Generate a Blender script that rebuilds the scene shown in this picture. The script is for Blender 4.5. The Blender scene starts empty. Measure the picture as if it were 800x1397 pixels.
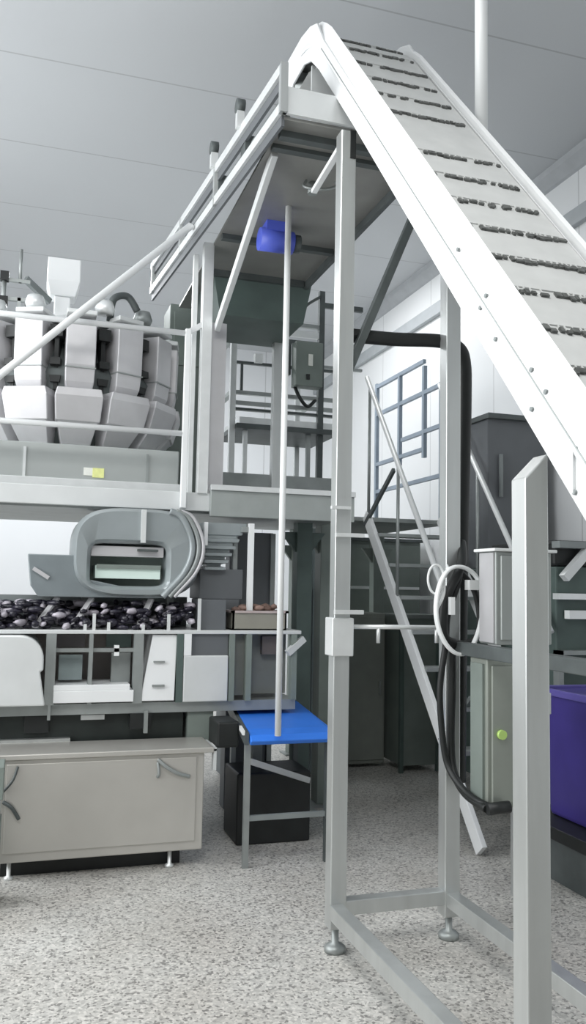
import bpy, bmesh, math, random
from mathutils import Vector, Matrix
random.seed(7)
SC = bpy.context.scene
COL = SC.collection
PI = math.pi
R = math.radians

# ------------------------------------------------------------------ materials
def nodes(name):
    m = bpy.data.materials.new(name); m.use_nodes = True
    nt = m.node_tree
    return m, nt, nt.nodes['Principled BSDF']

def plain(name, col, rough=.5, metal=0., var=.06, scale=9., spec=.5, stretch=(1, 1, 1), bump=0.):
    m, nt, b = nodes(name)
    N, L = nt.nodes, nt.links
    tc = N.new('ShaderNodeTexCoord'); mp = N.new('ShaderNodeMapping'); no = N.new('ShaderNodeTexNoise')
    mp.inputs['Scale'].default_value = stretch
    no.inputs['Scale'].default_value = scale; no.inputs['Detail'].default_value = 4
    L.new(tc.outputs['Object'], mp.inputs[0]); L.new(mp.outputs[0], no.inputs['Vector'])
    r = N.new('ShaderNodeValToRGB')
    r.color_ramp.elements[0].position = .3; r.color_ramp.elements[1].position = .7
    r.color_ramp.elements[0].color = tuple(max(0, c*(1-var)) for c in col) + (1,)
    r.color_ramp.elements[1].color = tuple(min(1, c*(1+var)) for c in col) + (1,)
    L.new(no.outputs['Fac'], r.inputs[0]); L.new(r.outputs[0], b.inputs['Base Color'])
    b.inputs['Roughness'].default_value = rough; b.inputs['Metallic'].default_value = metal
    b.inputs['Specular IOR Level'].default_value = spec
    if bump:
        bp = N.new('ShaderNodeBump'); bp.inputs['Strength'].default_value = bump
        L.new(no.outputs['Fac'], bp.inputs['Height']); L.new(bp.outputs[0], b.inputs['Normal'])
    return m

STEEL = plain('brushed_steel', (.60, .62, .615), .34, .75, .07, 14, stretch=(1, 1, .12))
STEELB = plain('bright_steel', (.80, .82, .82), .38, .45, .05, 10)
STEELD = plain('dull_steel', (.36, .385, .38), .45, .55, .10, 8)
STEELW = plain('warm_steel', (.57, .555, .52), .36, .5, .06, 3)
WHITE = plain('white_enamel', (.86, .875, .88), .38, 0, .02, 4)
WHITEG = plain('grey_white_enamel', (.70, .72, .72), .42, .15, .04, 6)
HOPPER = plain('hopper_steel', (.62, .615, .63), .46, .45, .05, 7)
DARKM = plain('dark_metal', (.10, .115, .115), .5, .3, .15, 9)
GREEND = plain('dark_green_paint', (.085, .12, .11), .55, 0, .12, 6)
GREY = plain('grey_paint', (.24, .265, .265), .5, 0, .08, 6)
GREYT = plain('grey_green_paint', (.20, .235, .215), .5, 0, .10, 5)
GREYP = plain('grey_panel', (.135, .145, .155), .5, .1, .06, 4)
TEALG = plain('teal_grey_panel', (.28, .335, .34), .45, .2, .10, 4)
BLACK = plain('black_rubber', (.012, .014, .014), .5, 0, .2, 12)
BLUE = plain('blue_belt', (.035, .20, .78), .38, 0, .10, 3)
BLUEM = plain('blue_motor', (.09, .13, .62), .4, 0, .12, 8)
BLUEG = plain('blue_grey_paint', (.30, .36, .43), .45, .2, .08, 8)
PURPLE = plain('purple_plastic', (.06, .045, .24), .35, 0, .12, 4)
PIPE = plain('white_plastic', (.88, .90, .90), .35, 0, .02, 4)
BEIGE = plain('beige_inside', (.42, .38, .36), .55, 0, .10, 5)
BROWN = plain('brown_product', (.26, .17, .14), .7, 0, .35, 30, bump=.4)
MINT = plain('mint_panel', (.72, .86, .80), .35, 0, .03, 4)
HOOD = plain('grey_hood', (.33, .365, .375), .32, .25, .07, 5)
YELLOW = plain('yellow_sticker', (.82, .85, .35), .5, 0, .08, 40)
STICKW = plain('white_sticker', (.85, .86, .80), .5, 0, .05, 60)
SLIP = plain('purple_black_product', (.020, .018, .030), .3, 0, .5, 18)
PALEP = plain('pale_product', (.45, .42, .47), .35, .1, .3, 20)
BELT = plain('cream_belt', (.66, .67, .66), .55, 0, .05, 12)
CLEAT = plain('cleat_gap_shade', (.12, .125, .12), .6, 0, .45, 45)
GREENB = plain('green_button', (.50, .72, .20), .4, 0, .05, 5)

def floor_mat():
    m, nt, b = nodes('terrazzo_floor'); N, L = nt.nodes, nt.links
    tc = N.new('ShaderNodeTexCoord')
    v = N.new('ShaderNodeTexVoronoi'); v.inputs['Scale'].default_value = 105; v.feature = 'F1'
    L.new(tc.outputs['Object'], v.inputs['Vector'])
    sep = N.new('ShaderNodeSeparateColor'); L.new(v.outputs['Color'], sep.inputs[0])
    r = N.new('ShaderNodeValToRGB'); cr = r.color_ramp
    cr.elements[0].position = 0; cr.elements[0].color = (.24, .235, .225, 1)
    cr.elements[1].position = 1; cr.elements[1].color = (.74, .725, .69, 1)
    for p, c in ((.12, (.28, .275, .265, 1)), (.2, (.46, .455, .435, 1)), (.5, (.56, .555, .53, 1)), (.8, (.64, .63, .60, 1))):
        e = cr.elements.new(p); e.color = c
    L.new(sep.outputs[0], r.inputs[0])
    n = N.new('ShaderNodeTexNoise'); n.inputs['Scale'].default_value = 2.2; n.inputs['Detail'].default_value = 5
    L.new(tc.outputs['Object'], n.inputs['Vector'])
    r2 = N.new('ShaderNodeValToRGB'); r2.color_ramp.elements[0].position = .3; r2.color_ramp.elements[1].position = .7
    r2.color_ramp.elements[0].color = (.84, .82, .80, 1); r2.color_ramp.elements[1].color = (1, 1, 1, 1)
    L.new(n.outputs['Fac'], r2.inputs[0])
    mx = N.new('ShaderNodeMix'); mx.data_type = 'RGBA'; mx.blend_type = 'MULTIPLY'; mx.inputs[0].default_value = 1
    L.new(r.outputs[0], mx.inputs[6]); L.new(r2.outputs[0], mx.inputs[7]); L.new(mx.outputs[2], b.inputs['Base Color'])
    r3 = N.new('ShaderNodeMapRange'); r3.inputs[3].default_value = .28; r3.inputs[4].default_value = .6
    L.new(n.outputs['Fac'], r3.inputs[0]); L.new(r3.outputs[0], b.inputs['Roughness'])
    return m

def panel_mat(name, col, axis, period, offset, rough=.45, seam=.72, width=.012):
    """sandwich panels: a thin darker seam every `period` metres along one axis"""
    m, nt, b = nodes(name); N, L = nt.nodes, nt.links
    tc = N.new('ShaderNodeTexCoord'); s = N.new('ShaderNodeSeparateXYZ'); L.new(tc.outputs['Object'], s.inputs[0])
    a = N.new('ShaderNodeMath'); a.operation = 'ADD'; a.inputs[1].default_value = -offset + 100*period
    L.new(s.outputs[axis], a.inputs[0])
    d = N.new('ShaderNodeMath'); d.operation = 'MODULO'; d.inputs[1].default_value = period; L.new(a.outputs[0], d.inputs[0])
    lt = N.new('ShaderNodeMath'); lt.operation = 'LESS_THAN'; lt.inputs[1].default_value = width; L.new(d.outputs[0], lt.inputs[0])
    no = N.new('ShaderNodeTexNoise'); no.inputs['Scale'].default_value = .8; L.new(tc.outputs['Object'], no.inputs['Vector'])
    r = N.new('ShaderNodeValToRGB')
    r.color_ramp.elements[0].color = tuple(c*.95 for c in col) + (1,); r.color_ramp.elements[1].color = tuple(min(1, c*1.04) for c in col) + (1,)
    L.new(no.outputs['Fac'], r.inputs[0])
    mx = N.new('ShaderNodeMix'); mx.data_type = 'RGBA'
    L.new(lt.outputs[0], mx.inputs[0]); L.new(r.outputs[0], mx.inputs[6])
    mx.inputs[7].default_value = tuple(c*seam for c in col) + (1,)
    L.new(mx.outputs[2], b.inputs['Base Color']); b.inputs['Roughness'].default_value = rough
    return m

# ------------------------------------------------------------------ mesh builder (world coordinates)
class MB:
    def __init__(s): s.bm = bmesh.new()
    def _face(s, vs, mi=0):
        try:
            f = s.bm.faces.new(vs); f.material_index = mi
        except ValueError: pass
    def hull8(s, p, mi=0):        # p: 4 bottom + 4 top points
        v = [s.bm.verts.new(q) for q in p]
        for f in ((3, 2, 1, 0), (4, 5, 6, 7), (0, 1, 5, 4), (1, 2, 6, 5), (2, 3, 7, 6), (3, 0, 4, 7)): s._face([v[i] for i in f], mi)
        return s
    def box(s, x0, x1, y0, y1, z0, z1, mi=0):
        return s.hull8([(x0, y0, z0), (x1, y0, z0), (x1, y1, z0), (x0, y1, z0), (x0, y0, z1), (x1, y0, z1), (x1, y1, z1), (x0, y1, z1)], mi)
    def bar(s, a, b, w, h, up=(0, 0, 1), mi=0):
        a, b, up = Vector(a), Vector(b), Vector(up); d = (b-a).normalized()
        sx = d.cross(up)
        if sx.length < 1e-4: sx = d.cross(Vector((0, 1, 0)))
        sx.normalize(); uy = sx.cross(d).normalized()
        o = [(-w/2, -h/2), (w/2, -h/2), (w/2, h/2), (-w/2, h/2)]
        return s.hull8([a+sx*i+uy*j for i, j in o]+[b+sx*i+uy*j for i, j in o], mi)
    def tube(s, pts, r, n=10, mi=0, closed=False, r2=None):
        pts = [Vector(p) for p in pts]; k = len(pts); rings = []
        up = None
        for i, p in enumerate(pts):
            if closed: t = (pts[(i+1) % k]-pts[i-1]).normalized()
            else: t = (pts[min(i+1, k-1)]-pts[max(i-1, 0)]).normalized()
            if up is None:
                up = Vector((0, 0, 1)) if abs(t.z) < .9 else Vector((1, 0, 0))
            sx = t.cross(up).normalized(); up = sx.cross(t).normalized()
            rr = r if r2 is None else r+(r2-r)*i/max(1, k-1)
            rings.append([s.bm.verts.new(p+(sx*math.cos(2*PI*j/n)+up*math.sin(2*PI*j/n))*rr) for j in range(n)])
        for i in range(k if closed else k-1):
            A, B = rings[i], rings[(i+1) % k]
            for j in range(n):
                try:
                    f = s.bm.faces.new((A[j], A[(j+1) % n], B[(j+1) % n], B[j])); f.smooth = True; f.material_index = mi
                except ValueError: pass
        if not closed:
            s._face(rings[0][::-1], mi); s._face(rings[-1], mi)
        return s
    def prism(s, poly, axis, a, b, mi=0):
        """poly in the plane normal to axis, extruded from a to b"""
        def P(u, v, w): return {'x': (w, u, v), 'y': (u, w, v), 'z': (u, v, w)}[axis]
        A = [s.bm.verts.new(P(u, v, a)) for u, v in poly]; B = [s.bm.verts.new(P(u, v, b)) for u, v in poly]
        n = len(poly); s._face(A[::-1], mi); s._face(B, mi)
        for i in range(n): s._face((A[i], A[(i+1) % n], B[(i+1) % n], B[i]), mi)
        return s
    def lathe(s, prof, c, n=24, mi=0, smooth=True):
        c = Vector(c); rings = []
        for r, z in prof:
            rings.append([s.bm.verts.new(c+Vector((r*math.cos(2*PI*j/n), r*math.sin(2*PI*j/n), z))) for j in range(n)])
        for A, B in zip(rings, rings[1:]):
            for j in range(n):
                try:
                    f = s.bm.faces.new((A[j], A[(j+1) % n], B[(j+1) % n], B[j])); f.smooth = smooth; f.material_index = mi
                except ValueError: pass
        s._face(rings[0][::-1], mi); s._face(rings[-1], mi)
        return s
    def sweep(s, prof_pts, closed_prof, sections, mi=0):
        pass
    def build(s, name, mats, parent=None, bevel=0., base=None):
        bmesh.ops.remove_doubles(s.bm, verts=s.bm.verts, dist=1e-6)
        bmesh.ops.recalc_face_normals(s.bm, faces=s.bm.faces)
        if parent is not None: org = Vector(ORG[parent.name])
        elif base is not None: org = Vector(base)
        else:
            xs = [v.co for v in s.bm.verts]
            org = Vector(((min(v.x for v in xs)+max(v.x for v in xs))/2, (min(v.y for v in xs)+max(v.y for v in xs))/2, min(v.z for v in xs)))
        for v in s.bm.verts: v.co -= org
        me = bpy.data.meshes.new(name); s.bm.to_mesh(me); s.bm.free()
        o = bpy.data.objects.new(name, me); COL.objects.link(o)
        for m in (mats if isinstance(mats, (list, tuple)) else [mats]): me.materials.append(m)
        ORG[o.name] = tuple(org)
        if parent is not None: o.parent = parent
        else: o.location = org
        if bevel:
            b = o.modifiers.new('bevel', 'BEVEL'); b.width = bevel; b.segments = 2; b.limit_method = 'ANGLE'; b.angle_limit = R(40)
        return o
ORG = {}

def tag(o, label=None, cat=None, group=None, kind=None):
    for k, v in (('label', label), ('category', cat), ('group', group), ('kind', kind)):
        if v: o[k] = v
    return o

def thing(name, loc, label, cat, group=None):
    o = bpy.data.objects.new(name, None); COL.objects.link(o); o.location = loc; o.empty_display_size = .1
    ORG[o.name] = tuple(loc)
    return tag(o, label, cat, group)

def dup(o, delta, label=None):
    c = o.copy(); COL.objects.link(c); c.location = Vector(o.location)+Vector(delta)
    if label: c['label'] = label
    def rec(src, dst):
        for ch in list(src.children):
            k = ch.copy(); COL.objects.link(k); k.parent = dst; rec(ch, k)
    rec(o, c)
    return c

def smooth_path(pts, n=8, closed=False):
    pts = [Vector(p) for p in pts]; out = []; k = len(pts)
    rng = range(k) if closed else range(k-1)
    for i in rng:
        if closed: p0, p1, p2, p3 = pts[i-1], pts[i], pts[(i+1) % k], pts[(i+2) % k]
        else: p0, p1, p2, p3 = pts[max(i-1, 0)], pts[i], pts[i+1], pts[min(i+2, k-1)]
        for j in range(n):
            t = j/n
            out.append(.5*((2*p1)+(p2-p0)*t+(2*p0-5*p1+4*p2-p3)*t*t+(3*p1-p0-3*p2+p3)*t**3))
    if not closed: out.append(pts[-1])
    return out

# ------------------------------------------------------------------ camera
cam_d = bpy.data.cameras.new('camera'); cam = bpy.data.objects.new('camera', cam_d); COL.objects.link(cam)
cam_d.sensor_fit = 'HORIZONTAL'; cam_d.sensor_width = 36; cam_d.lens = 1150/800*36
cam_d.clip_start = .05
EYE = 1.4
CM = Matrix.Rotation(R(-17.4), 3, 'Z') @ Matrix.Rotation(R(95.05), 3, 'X') @ Matrix.Rotation(R(1.1), 3, 'Z')
cam.matrix_world = Matrix.Translation((0, 0, EYE)) @ CM.to_4x4()
SC.camera = cam

# ------------------------------------------------------------------ the room
CEIL = 4.5; BACK = 10.6; RIGHT = 3.62
tag(MB().box(-7, RIGHT, -4, BACK, -.1, 0).build('floor', floor_mat(), base=(0, 0, 0)), kind='structure')
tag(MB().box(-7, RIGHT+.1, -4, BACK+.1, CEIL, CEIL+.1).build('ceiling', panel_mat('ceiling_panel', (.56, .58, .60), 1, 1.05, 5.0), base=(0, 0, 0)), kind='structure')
tag(MB().box(-7, RIGHT+.1, BACK, BACK+.1, 0, CEIL).build('wall_back', panel_mat('wall_panel', (.80, .82, .84), 0, 1.15, .6, .4), base=(0, 0, 0)), kind='structure')
tag(MB().box(RIGHT, RIGHT+.1, -4, BACK, 0, CEIL).build('wall_right', panel_mat('wall_panel_side', (.80, .82, .83), 1, 1.15, .3, .4), base=(0, 0, 0)), kind='structure')
tr = MB().prism([(RIGHT, CEIL), (RIGHT-.10, CEIL), (RIGHT-.09, CEIL-.04), (RIGHT-.02, CEIL-.10), (RIGHT, CEIL-.11)], 'y', -4, BACK)
tag(tr.build('trim_1', plain('grey_cove', (.45, .47, .49), .5)), kind='structure')
# a cable tray style ledge on the right wall
tag(MB().box(RIGHT-.05, RIGHT, -4, BACK, 3.98, 4.10).build('trim_2', plain('grey_ledge', (.42, .45, .47), .5), bevel=.006), kind='structure')

# ------------------------------------------------------------------ 1. inclined feed conveyor
X0, X1 = 1.19, 1.67
SL = 1.153
def lip(y): return 1.81+SL*(y-1.59)
cv = thing('inclined_conveyor', (1.43, 2.5, 0), 'tall white incline conveyor with cleated cream belt climbing on steel legs to the ceiling', 'conveyor')
PITCHV = Vector((0, 1, SL)).normalized()
# closed belt path in (y, z)
yb = .85
top = [(yb, lip(yb)-.08), (3.50, lip(3.50)-.08), (3.60, 4.015), (3.70, 4.05), (3.98, 4.07)]
for a in range(75, -91, -15): top.append((3.99+.075*math.cos(R(a)), 3.995+.075*math.sin(R(a))))
bot = [(3.74, 3.915), (3.60, 3.86), (3.46, 3.73), (yb, lip(yb)-.27)]
mb = MB(); path = top+bot
inner = []
mb2 = mb.bm
A = [mb2.verts.new((X0+.02, y, z)) for y, z in path]; B = [mb2.verts.new((X1-.02, y, z)) for y, z in path]
for i in range(len(path)):
    j = (i+1) % len(path); mb._face((A[i], A[j], B[j], B[i]))
belt = mb.build('belt', BELT, cv)
# cleats across the belt, dark teeth paint in the shaded gaps beneath them
ncl = 0
yy = 3.52
for k in range(17):
    y = 3.575-k*.128
    if y < 1.0: break
    if k == 6: continue
    c = MB(); zc = lip(y)-.08 if y < 3.5 else 3.932+(y-3.5)*.83
    nrm = Vector((0, -SL, 1)).normalized()
    x = X0+.05
    c.bar(Vector((X0+.04, y, zc))+PITCHV*.03+nrm*.001, Vector((X1-.04, y, zc))+PITCHV*.03+nrm*.001, .006, .006, up=nrm, mi=1)
    while x < X1-.05:
        w = random.uniform(.010, .028); hh = random.uniform(.010, .024)
        if random.random() < .82:
            off = random.uniform(-.007, .007)
            a = Vector((x, y, zc))+PITCHV*off+nrm*.003
            c.bar(a, a+Vector((w, 0, 0)), hh, .010, up=nrm)
            c.bar(a+Vector((w/2-.002, 0, 0)), a+Vector((w/2-.002, 0, 0))+PITCHV*(.03-off), .004, .004, up=nrm, mi=1)
        x += w+random.uniform(-.003, .008)
    c.build('cleat', [CLEAT, BELT], cv)
# side plates
def plate(x0, x1):
    p = [(yb, lip(yb)-.10), (3.46, lip(3.46)-.07), (3.56, 4.045), (3.66, 4.095), (3.80, 4.13), (4.02, 4.145), (4.085, 4.11), (4.095, 3.91),
         (4.02, 3.90), (3.93, 3.96), (3.75, 3.955), (3.64, 3.905), (3.52, 3.79), (3.38, 3.63), (3.08, 3.29), (yb, lip(yb)-.27)]
    return MB().prism(p, 'x', x0, x1)
plate(X0-.004, X0+.008).build('side_plate', WHITE, cv, bevel=.003)
plate(X1-.008, X1+.004).build('side_plate', WHITE, cv, bevel=.003)
# flared guards above the plates
def guard(xa, xb, dz=0):
    g = MB(); n = 2
    pts = [(y, z+dz) for y, z in ((yb, lip(yb)), (3.44, lip(3.44)), (3.51, 4.008), (3.58, 4.062), (3.66, 4.10), (3.76, 4.125))]
    t = .006 if xb > xa else -.006
    sec = []
    for (y, z) in pts:
        sec.append([Vector((xa, y+.03, z-.095)), Vector((xb, y, z+.012)), Vector((xb+t*2, y+.006, z+.006)), Vector((xa+t, y+.036, z-.101))])
    V = [[g.bm.verts.new(p) for p in s] for s in sec]
    for a, b in zip(V, V[1:]):
        for i in range(4): g._face((a[i], a[(i+1) % 4], b[(i+1) % 4], b[i]))
    g._face(V[0]); g._face(V[-1][::-1])
    return g
guard(X0-.014, X0+.03).build('guard_flange', WHITE, cv)
guard(X1+.006, X1+.003, -.04).build('guard_flange', WHITE, cv)
MB().bar((X0-.006, yb, lip(yb)-.118), (X0-.006, 3.47, lip(3.47)-.118), .006, .010, up=(1, 0, 0)).build('edge_strip', STEELD, cv)
# dark fold line under the guard + bolts
def bolt(y, dz, r=.010):
    z = lip(y)+dz
    return MB().tube([(X0-.003, y, z), (X0-.010, y, z)], r, 8)
for y, dz in ((2.18, -.08), (2.02, -.09), (2.05, -.15), (1.97, -.17), (1.80, -.10), (1.74, -.10), (1.80, -.20), (1.70, -.13), (1.69, -.19), (1.63, -.23), (1.62, -.12), (1.57, -.21)):
    bolt(y, dz, .0065).build('bolt', GREY, cv)
MB().hull8([(X0-.011, 1.74, lip(1.74)-.21), (X0-.011, 1.63, lip(1.63)-.235), (X0-.004, 1.63, lip(1.63)-.235), (X0-.004, 1.74, lip(1.74)-.21),
            (X0-.011, 1.74, lip(1.74)-.125), (X0-.011, 1.63, lip(1.63)-.125), (X0-.004, 1.63, lip(1.63)-.125), (X0-.004, 1.74, lip(1.74)-.125)]).build('joint_plate', WHITEG, cv)
MB().box(X0+.01, X1-.01, 3.66, 3.672, 3.40, 3.90).build('drop_curtain', WHITEG, cv)
# head roller
MB().tube([(X0+.01, 3.99, 3.995), (X1-.01, 3.99, 3.995)], .07, 16).build('roller', STEELD, cv)
# legs
LW = .066
def leg(x, y, ztop, slope=False):
    m = MB(); a = LW/2
    if slope:
        m.hull8([(x-a, y-a, .09), (x+a, y-a, .09), (x+a, y+a, .09), (x-a, y+a, .09), (x-a, y-a, ztop-.01), (x+a, y-a, ztop+.055), (x+a, y+a, ztop+.055), (x-a, y+a, ztop-.01)])
    else: m.box(x-a, x+a, y-a, y+a, .09, ztop)
    lg = m.build('leg', STEEL, cv, bevel=.004)
    f = MB(); f.lathe([(.0, 0), (.042, 0), (.042, .018), (.03, .028), (.014, .034), (.014, .095), (0.0, .095)], (x, y, 0), 16)
    f.build('levelling_foot', STEELD, lg)
    return lg
LEGS = [(X0+.01, 3.18, 3.30, 0), (X1+.02, 3.18, 3.28, 0), (X0+.012, 1.84, 1.69, 1), (X1+.02, 1.84, 1.70, 1)]
for x, y, z, s_ in LEGS: lg = leg(x, y, z, s_)
# sleeve clamp at mid height and angle brackets
MB().box(X0-.035, X0+.055, 3.135, 3.225, 1.13, 1.28).build('clamp_sleeve', STEELB, cv, bevel=.004)
MB().box(X0-.03, X0+.09, 3.12, 3.14, 1.295, 1.312).box(X0-.03, X0+.09, 3.12, 3.14, 1.60, 1.615).box(X0-.05, X0+.03, 3.12, 3.14, 1.71, 1.722).build('bracket', STEELB, cv)
MB().box(X0+.015, X0+.04, 3.142, 3.150, 3.18, 3.30).build('slot_plate', BLACK, cv)
# beams
MB().bar((X0+.04, 3.18, .165), (X1-.01, 3.18, .165), .055, .055).build('floor_beam', STEEL, cv, bevel=.003)
MB().bar((X0-.0, 3.15, .16), (X0+.012, 1.87, .16), .055, .055).build('floor_beam', STEEL, cv, bevel=.003)
MB().bar((X1+.02, 3.15, .16), (X1+.02, 1.87, .16), .055, .055).build('floor_beam', STEEL, cv, bevel=.003)
MB().bar((X1+.02, 3.15, 1.165), (X1+.02, 1.87, 1.165), .05, .05).build('side_beam', DARKM, cv, bevel=.003)
MB().bar((X0+.03, 3.20, 2.27), (1.53, 3.20, 3.02), .035, .035).build('knee_brace', DARKM, cv, bevel=.003)
MB().bar((1.20, 3.60, 3.24), (X0+.02, 3.20, 3.30), .028, .02).build('stay_bar', WHITE, cv, bevel=.003)
# thin rod with short pegs between the rear legs
rr = MB().tube([(X0+.05, 3.16, 1.245), (X1, 3.16, 1.243)], .009, 8)
for x in (1.36, 1.62): rr.tube([(x, 3.16, 1.245), (x, 3.16, 1.18)], .008, 6)
rr.build('tie_rod', STEELB, cv)

# ------------------------------------------------------------------ 2. level discharge trough behind the head
dc = thing('discharge_trough', (1.3, 4.6, 1.92), 'long steel trough running level from the conveyor head above the weigher', 'conveyor')
XA, XB = .95, 1.66
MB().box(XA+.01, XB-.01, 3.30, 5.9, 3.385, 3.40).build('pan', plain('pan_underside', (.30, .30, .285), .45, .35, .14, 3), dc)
def rail(x, xe, z): return MB().bar((x, 3.27, z), (xe, 5.75, z), .03, .045)
rail(XA, .74, 3.60).build('top_rail', STEELB, dc, bevel=.003)
rail(XA, .74, 3.425).build('bottom_rail', STEELB, dc, bevel=.003)
for z in (3.555, 3.38): MB().bar((XA+.006, 3.30, z), (.746, 5.74, z), .014, .05).build('rail_shade', GREYP, dc)  # dark grey strips paint the shade below each rail
rail(XB, XB, 3.60).build('top_rail', STEEL, dc, bevel=.003)
rail(XB, XB, 3.36).build('bottom_rail', DARKM, dc, bevel=.003)
def xl(y): return XA+(.74-XA)*(y-3.27)/2.48
MB().hull8([(xl(3.3)+.03, 3.3, 3.40), (xl(3.3)+.04, 3.3, 3.40), (xl(5.7)+.04, 5.7, 3.40), (xl(5.7)+.03, 5.7, 3.40), (xl(3.3)+.03, 3.3, 3.53), (xl(3.3)+.04, 3.3, 3.53), (xl(5.7)+.04, 5.7, 3.53), (xl(5.7)+.03, 5.7, 3.53)]).build('side_wall', GREY, dc)
for y in (3.28, 4.24, 4.95, 5.7):
    MB().box(xl(y)-.016, xl(y)+.016, y-.016, y+.016, 3.40, 3.62).build('side_post', STEEL, dc)
MB().box(XA, XB, 3.275, 3.29, 3.40, 3.52).build('end_plate', WHITEG, dc)
for y, h in ((3.40, .03), (3.52, .02), (4.55, .03), (5.1, .04)):
    MB().box(XA+.02, XB-.02, y-.02, y+.02, 3.385-h, 3.385).build('cross_beam', DARKM, dc)
for y in (3.82, 4.25):
    x = xl(y)-.015
    k = MB().box(x-.018, x+.018, y-.018, y+.018, 3.61, 3.70).build('knob_bracket', STEELB, dc)
    MB().tube([(x+.02, y, 3.72), (x-.02, y, 3.72)], .035, 12).build('knob', DARKM, k)
    MB().box(x+.02, x+.07, y-.04, y+.05, 3.43, 3.56).build('clamp_block', DARKM, dc)
# drop chute under the far end
MB().hull8([(1.10, 5.15, 3.12), (1.66, 5.15, 3.12), (1.66, 5.75, 3.12), (1.10, 5.75, 3.12), (1.04, 5.1, 3.385), (1.70, 5.1, 3.385), (1.70, 5.8, 3.385), (1.04, 5.8, 3.385)]).build('drop_chute', GREEND, dc)
# motor hung under the pan
mo = MB().tube([(1.13, 4.32, 3.29), (1.32, 4.32, 3.29)], .062, 18).box(1.16, 1.27, 4.27, 4.37, 3.33, 3.385).build('motor', BLUEM, dc)
MB().tube([(1.32, 4.32, 3.29), (1.36, 4.32, 3.29)], .05, 14).build('motor_cover', DARKM, mo)
# small valve and cable on the underside
MB().tube(smooth_path([(1.22, 3.78, 3.38), (1.20, 3.74, 3.33), (1.28, 3.70, 3.31), (1.36, 3.72, 3.35), (1.36, 3.75, 3.385)]), .008, 6).tube([(1.26, 3.80, 3.385), (1.26, 3.80, 3.33)], .025, 10).build('valve', STEELD, dc)
# support posts on the deck
MB().box(.905, .965, 4.72, 4.78, 1.92, 3.40).build('support_post', STEELB, dc, bevel=.003)
MB().box(.86, .89, 4.80, 4.83, 1.92, 3.35).build('support_post', STEELB, dc, bevel=.003)
MB().box(1.60, 1.66, 5.62, 5.68, 1.92, 3.385).build('support_post', STEEL, dc, bevel=.003)
MB().bar((1.0, 3.58, 3.385), (1.0, 4.75, 2.90), .03, .05).build('diagonal_brace', WHITEG, dc, bevel=.003)
MB().box(.98, 1.07, 4.80, 4.83, 1.92, 2.95).build('support_plate', HOPPER, dc, bevel=.003)
# sloping tube
st = MB().tube([(-.74, 4.755, 1.93), (-.70, 4.66, 1.98), (-.62, 4.60, 2.06), (-.2, 4.60, 2.455), (.80, 4.60, 3.43), (.86, 4.7, 3.44)], .021, 12)
tag(st.build('sloping_tube', WHITE), 'slim white tube slanting up across the front of the weigher to the trough', 'tube')

# ------------------------------------------------------------------ 3. steel platform
DK = 1.92
pf = thing('steel_platform', (1.0, 5.8, 0), 'raised grey steel platform carrying the weigher, with beams and columns', 'platform')
MB().box(-1.3, 1.86, 4.78, 5.75, DK-.03, DK).box(-1.3, 3.05, 5.75, 7.1, DK-.03, DK).build('deck', STEELD, pf)
MB().box(-1.3, 1.86, 4.74, 4.78, DK-.10, DK+.005).build('front_beam', WHITEG, pf, bevel=.004)
MB().box(.98, 1.86, 4.70, 4.74, DK-.13, DK+.02).build('front_channel', plain('channel_grey', (.40, .43, .42), .4, .4), pf, bevel=.004)
MB().box(.98, 1.86, 4.68, 4.74, DK+.02, DK+.05).build('toe_plate', STEELB, pf)
MB().box(-1.3, 1.86, 4.80, 5.75, DK-.11, DK-.03).build('floor_frame', STEELD, pf)
def column(x, y, w, m):
    c = MB().box(x-w/2, x+w/2, y-w/2, y+w/2, 0.012, DK-.03)
    for sgn in (-1, 1):
        c.prism([(x+sgn*w/2, DK-.03), (x+sgn*(w/2+.09), DK-.17), (x+sgn*(w/2+.09), DK-.03)] if False else [(x+sgn*w/2, DK-.30), (x+sgn*(w/2+.10), DK-.17), (x+sgn*w/2, DK-.17)], 'y', y-.02, y+.02)
    o = c.build('column', m, pf, bevel=.003)
    MB().box(x-w*.9, x+w*.9, y-w*.9, y+w*.9, 0, .012).build('base_plate', STEELD, o)
column(1.70, 5.20, .10, GREEND); column(1.90, 5.30, .12, GREYT); column(-.9, 5.2, .1, GREEND); column(2.97, 6.95, .1, GREYT); column(2.2, 6.9, .1, GREYT)

# guard rail in front of the weigher
gr = thing('guard_rail', (.2, 4.72, DK-.09), 'white tubular guard rail along the platform edge before the weigher', 'railing')
MB().box(.808, .84, 4.70, 4.735, DK-.09, 2.865).build('post', WHITE, gr, bevel=.003)
MB().box(-1.1, -1.068, 4.70, 4.735, DK-.09, 2.865).build('post', WHITE, gr, bevel=.003)
for z in (2.84, 2.255):
    MB().tube([(-1.09, 4.717, z), (.81, 4.717, z)], .016, 10).build('rail', WHITE, gr)
MB().bar((.825, 4.735, 2.85), (.93, 4.74, 2.92), .03, .03).build('return_bar', WHITE, gr)
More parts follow.
